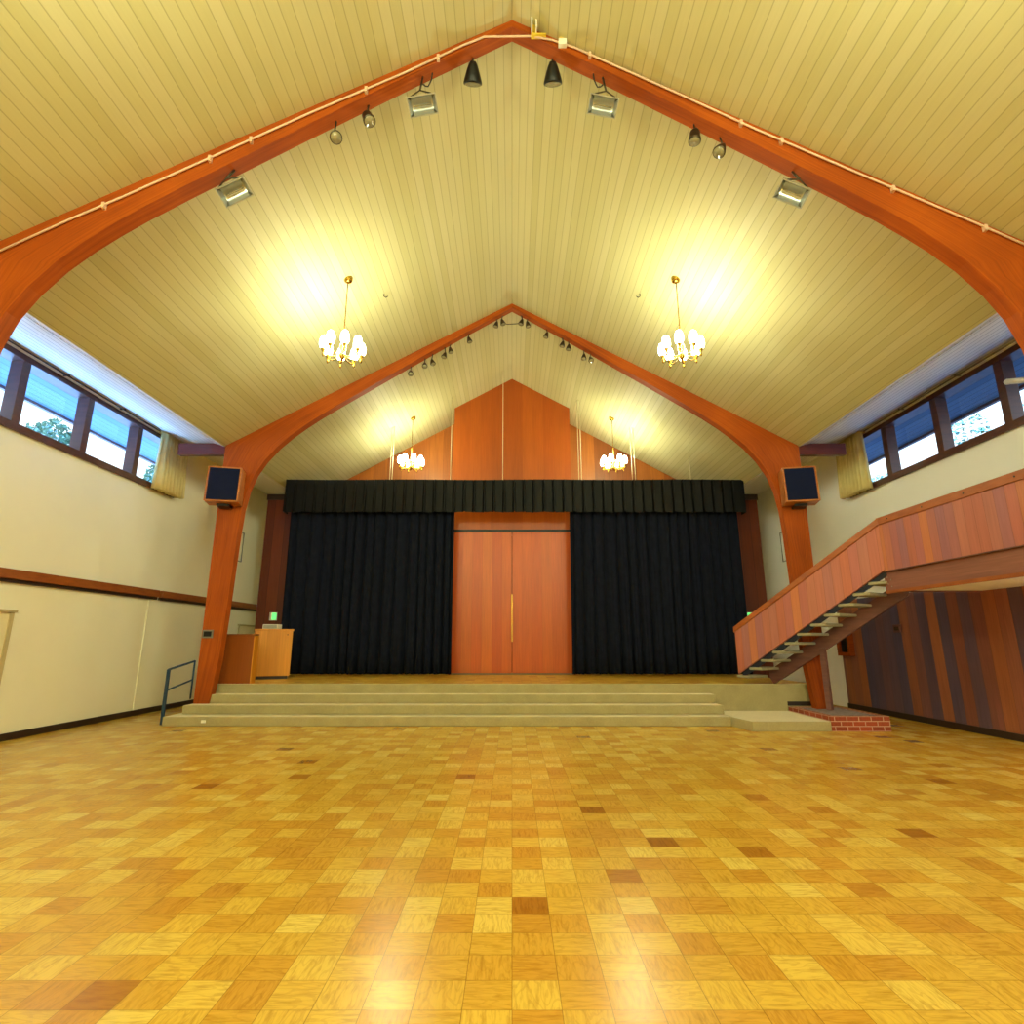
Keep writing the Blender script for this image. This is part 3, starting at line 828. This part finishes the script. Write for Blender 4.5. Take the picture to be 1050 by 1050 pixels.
for y in (9.0, 8.2, 7.4, 6.6):
    MB().lathe([(.013, 0), (.013, .006)], 8, Matrix.Translation((BX - .06, y, 3.5)) @ Matrix.Rotation(-PI / 2, 4, 'Y')).build('bolt_head', M_dark, ba, True)
for y, z in ((9.30, 2.55), (9.30, 2.44), (9.22, 2.5), (9.22, 2.39)):
    MB().lathe([(.012, 0), (.012, .006)], 8, Matrix.Translation((BX, y, z)) @ Matrix.Rotation(-PI / 2, 4, 'Y')).build('bolt_head', M_steel, ba, True)

# ------------------------------------------------------------------ staircase (own frame: X up the flight, Y across, Z up)
ang = math.atan2(9.3 - 12.0, 6.3 - 4.75)
stc = thing('staircase', 'open-riser wooden staircase with redwood parapet climbing from the stage to the balcony', 'staircase', (4.75, 12.0, ST), (0, 0, ang))
L = math.hypot(6.3 - 4.75, 12.0 - 9.3)
k = .59
MB().prism([(0, .19), (0, 1.04), (L, 1.04 + .563 * L), (L, .18 + k * L)], 'y', -.05, 0.0).build('parapet', M_para, stc)
MB().prism([(-.015, 1.03), (-.015, 1.145), (L + .01, 1.145 + .563 * L), (L + .01, 1.03 + .563 * L)], 'y', -.075, .02).build('cap_rail', M_cap, stc, bevel=.006)
MB().prism([(.06, .11), (.06, .215), (L, .2 + k * L), (L, .09 + k * L)], 'y', .001, .03).build('inner_stringer', M_navy, stc)
for i in range(1, 12):
    s0 = .283 * (i - 1) - .035; z = .167 * i
    t = MB().box(s0, s0 + .3, -.03 if i > 1 else -.06, .53, z - .055, z)
    t.build('tread', M_tread, stc, bevel=.018)
MB().prism([(.40, 0), (.40 - .02, .0), (.30, .12), (.30, .25), (L + .02, .064 + k * (L + .02)), (L + .02, k * (L - .38))], 'y', .531, .59).build('outer_stringer', M_string, stc)
MB().box(1.48, 1.58, .46, .54, -.40, k * 1.2 + .02).build('support_post', M_string, stc, bevel=.005)

# fittings on the dark boards
e = thing('extinguisher_box', 'orange wood framed box with a dark recess on the right wall boards', 'wall box', (7.8, 13.3, 1.2))
f = MB()
f.box(7.74, 7.855, 13.08, 13.16, 1.18, 1.84); f.box(7.74, 7.855, 13.5, 13.58, 1.18, 1.84); f.box(7.74, 7.855, 13.16, 13.5, 1.18, 1.26); f.box(7.74, 7.855, 13.16, 13.5, 1.76, 1.84)
f.build('frame', M_arch, e, True)
MB().box(7.80, 7.855, 13.16, 13.5, 1.26, 1.76).build('recess_back', M_metal, e, True)
e = thing('outlet_box', 'small brown outlet box on the dark boards below the balcony', 'electrical box', (7.84, 11.5, 1.66))
MB().box(7.82, 7.855, 11.4, 11.62, 1.68, 1.84).build('cover_plate', M_string, e, True, bevel=.005)
MB().box(7.81, 7.819, 11.45, 11.57, 1.72, 1.8).build('socket', M_dark, e, True)

# ------------------------------------------------------------------ trees outside
def tree(x, y, h, r, label, seed):
    rnd = random.Random(seed)
    e = thing('tree', label, 'tree', (x, y, -.12), (0, 0, 0), 'trees outside the windows')
    MB().tube([(0, 0, 0), (.1, .05, h * .35), (-.05, .1, h * .7)], [.2, .15, .06], 8).build('trunk', M_bark, e)
    m = MB()
    blobs = [(rnd.uniform(-.6, .6) * r, rnd.uniform(-.6, .6) * r, h * .68 + rnd.uniform(-.3, .32) * h * .8, r * rnd.uniform(.35, .6)) for _ in range(9)]
    for bx, by, bz, br in blobs:
        for _ in range(420):
            d = Vector((rnd.gauss(0, 1), rnd.gauss(0, 1), rnd.gauss(0, 1))).normalized() * br * rnd.uniform(.6, 1.0)
            p = Vector((bx, by, bz)) + d
            a = Vector((rnd.gauss(0, 1), rnd.gauss(0, 1), rnd.gauss(0, 1))).normalized()
            b = a.orthogonal().normalized(); sz = rnd.uniform(.05, .11)
            m.add([p - a * sz, p - b * sz * .5, p + a * sz, p + b * sz * .5], [(0, 1, 2, 3)])
    o = m.build('foliage', M_leaf, e, smooth=False)
tree(-15.5, 18.3, 9.7, 1.15, 'leafy tree seen through the middle pane of the left window band', 1)
tree(-15.6, 21.2, 9.5, 1.2, 'leafy tree seen through the pane next to the left window drape', 2)
tree(-15.5, 24.2, 9.5, 1.2, 'leafy tree seen right beside the left window drape', 3)
tree(15.5, 17.2, 9.3, 1.2, 'leafy tree seen through the middle pane of the right window band', 4)
tree(15.4, 14.4, 10.3, 1.2, 'leafy tree seen behind the white tube in the right window band', 5)
tree(15.5, 22.6, 9.5, 1.2, 'leafy tree seen beside the right window drape', 6)

# ------------------------------------------------------------------ light
def lamp(name, x, y, z, power, col=(.92, 1, .63), r=.3):
    d = bpy.data.lights.new(name, 'POINT'); d.energy = power; d.color = col; d.shadow_soft_size = r
    o = bpy.data.objects.new(name, d); COL.objects.link(o); o.location = (x, y, z)
    return o
PW = 135
for x, y in ((-2.79, 8.28), (2.79, 8.28), (-2.74, 14.33), (2.76, 14.33)):
    lamp('chandelier_and_fill_light', x, y, 6.32, PW)
for x, y in ((-2.79, 2.23), (2.79, 2.23), (-2.79, -3.82), (2.79, -3.82), (-2.79, -9.87), (2.79, -9.87)):   # fill lights added behind the camera, where more chandeliers would hang
    lamp('chandelier_and_fill_light', x, y, 6.32, PW * (.7 if y > 0 else 2.7))
lamp('balcony_light', 7.1, 4.6, 1.4, 60, (1, .95, .82), .1)                # lamp under the balcony, out of frame
sd = bpy.data.lights.new('sun', 'SUN'); sd.energy = 46.0; sd.angle = .01; sd.color = (.15, .40, 1)
so = bpy.data.objects.new('sun', sd); COL.objects.link(so)
so.rotation_euler = Vector((-.93, -.25, 1.0)).to_track_quat('Z', 'Y').to_euler()
W = bpy.data.worlds.new('sky'); S.world = W; W.use_nodes = True
bg = W.node_tree.nodes['Background']
bg.inputs[0].default_value = (.72, .88, 1.0, 1); bg.inputs[1].default_value = 1.6

# ------------------------------------------------------------------ camera
cam = bpy.data.cameras.new('camera'); co_ = bpy.data.objects.new('camera', cam); COL.objects.link(co_)
cam.sensor_width = 36; cam.lens = 568 / 1050 * 36; cam.clip_start = .05; cam.clip_end = 300
co_.location = (0, 0, 1.5); co_.rotation_euler = (math.radians(90 + 13.18), 0, 0)
S.camera = co_
S.view_settings.view_transform = 'Standard'; S.view_settings.look = 'None'
S.view_settings.exposure = 0.8; S.view_settings.gamma = 1
try: S.view_settings.use_curve_mapping = False
except Exception: pass
cy = S.cycles
cy.use_denoising = True
cy.max_bounces = 10; cy.diffuse_bounces = 8; cy.glossy_bounces = 4; cy.transparent_max_bounces = 12
cy.sample_clamp_indirect = 6.0
cy.caustics_reflective = False; cy.caustics_refractive = False
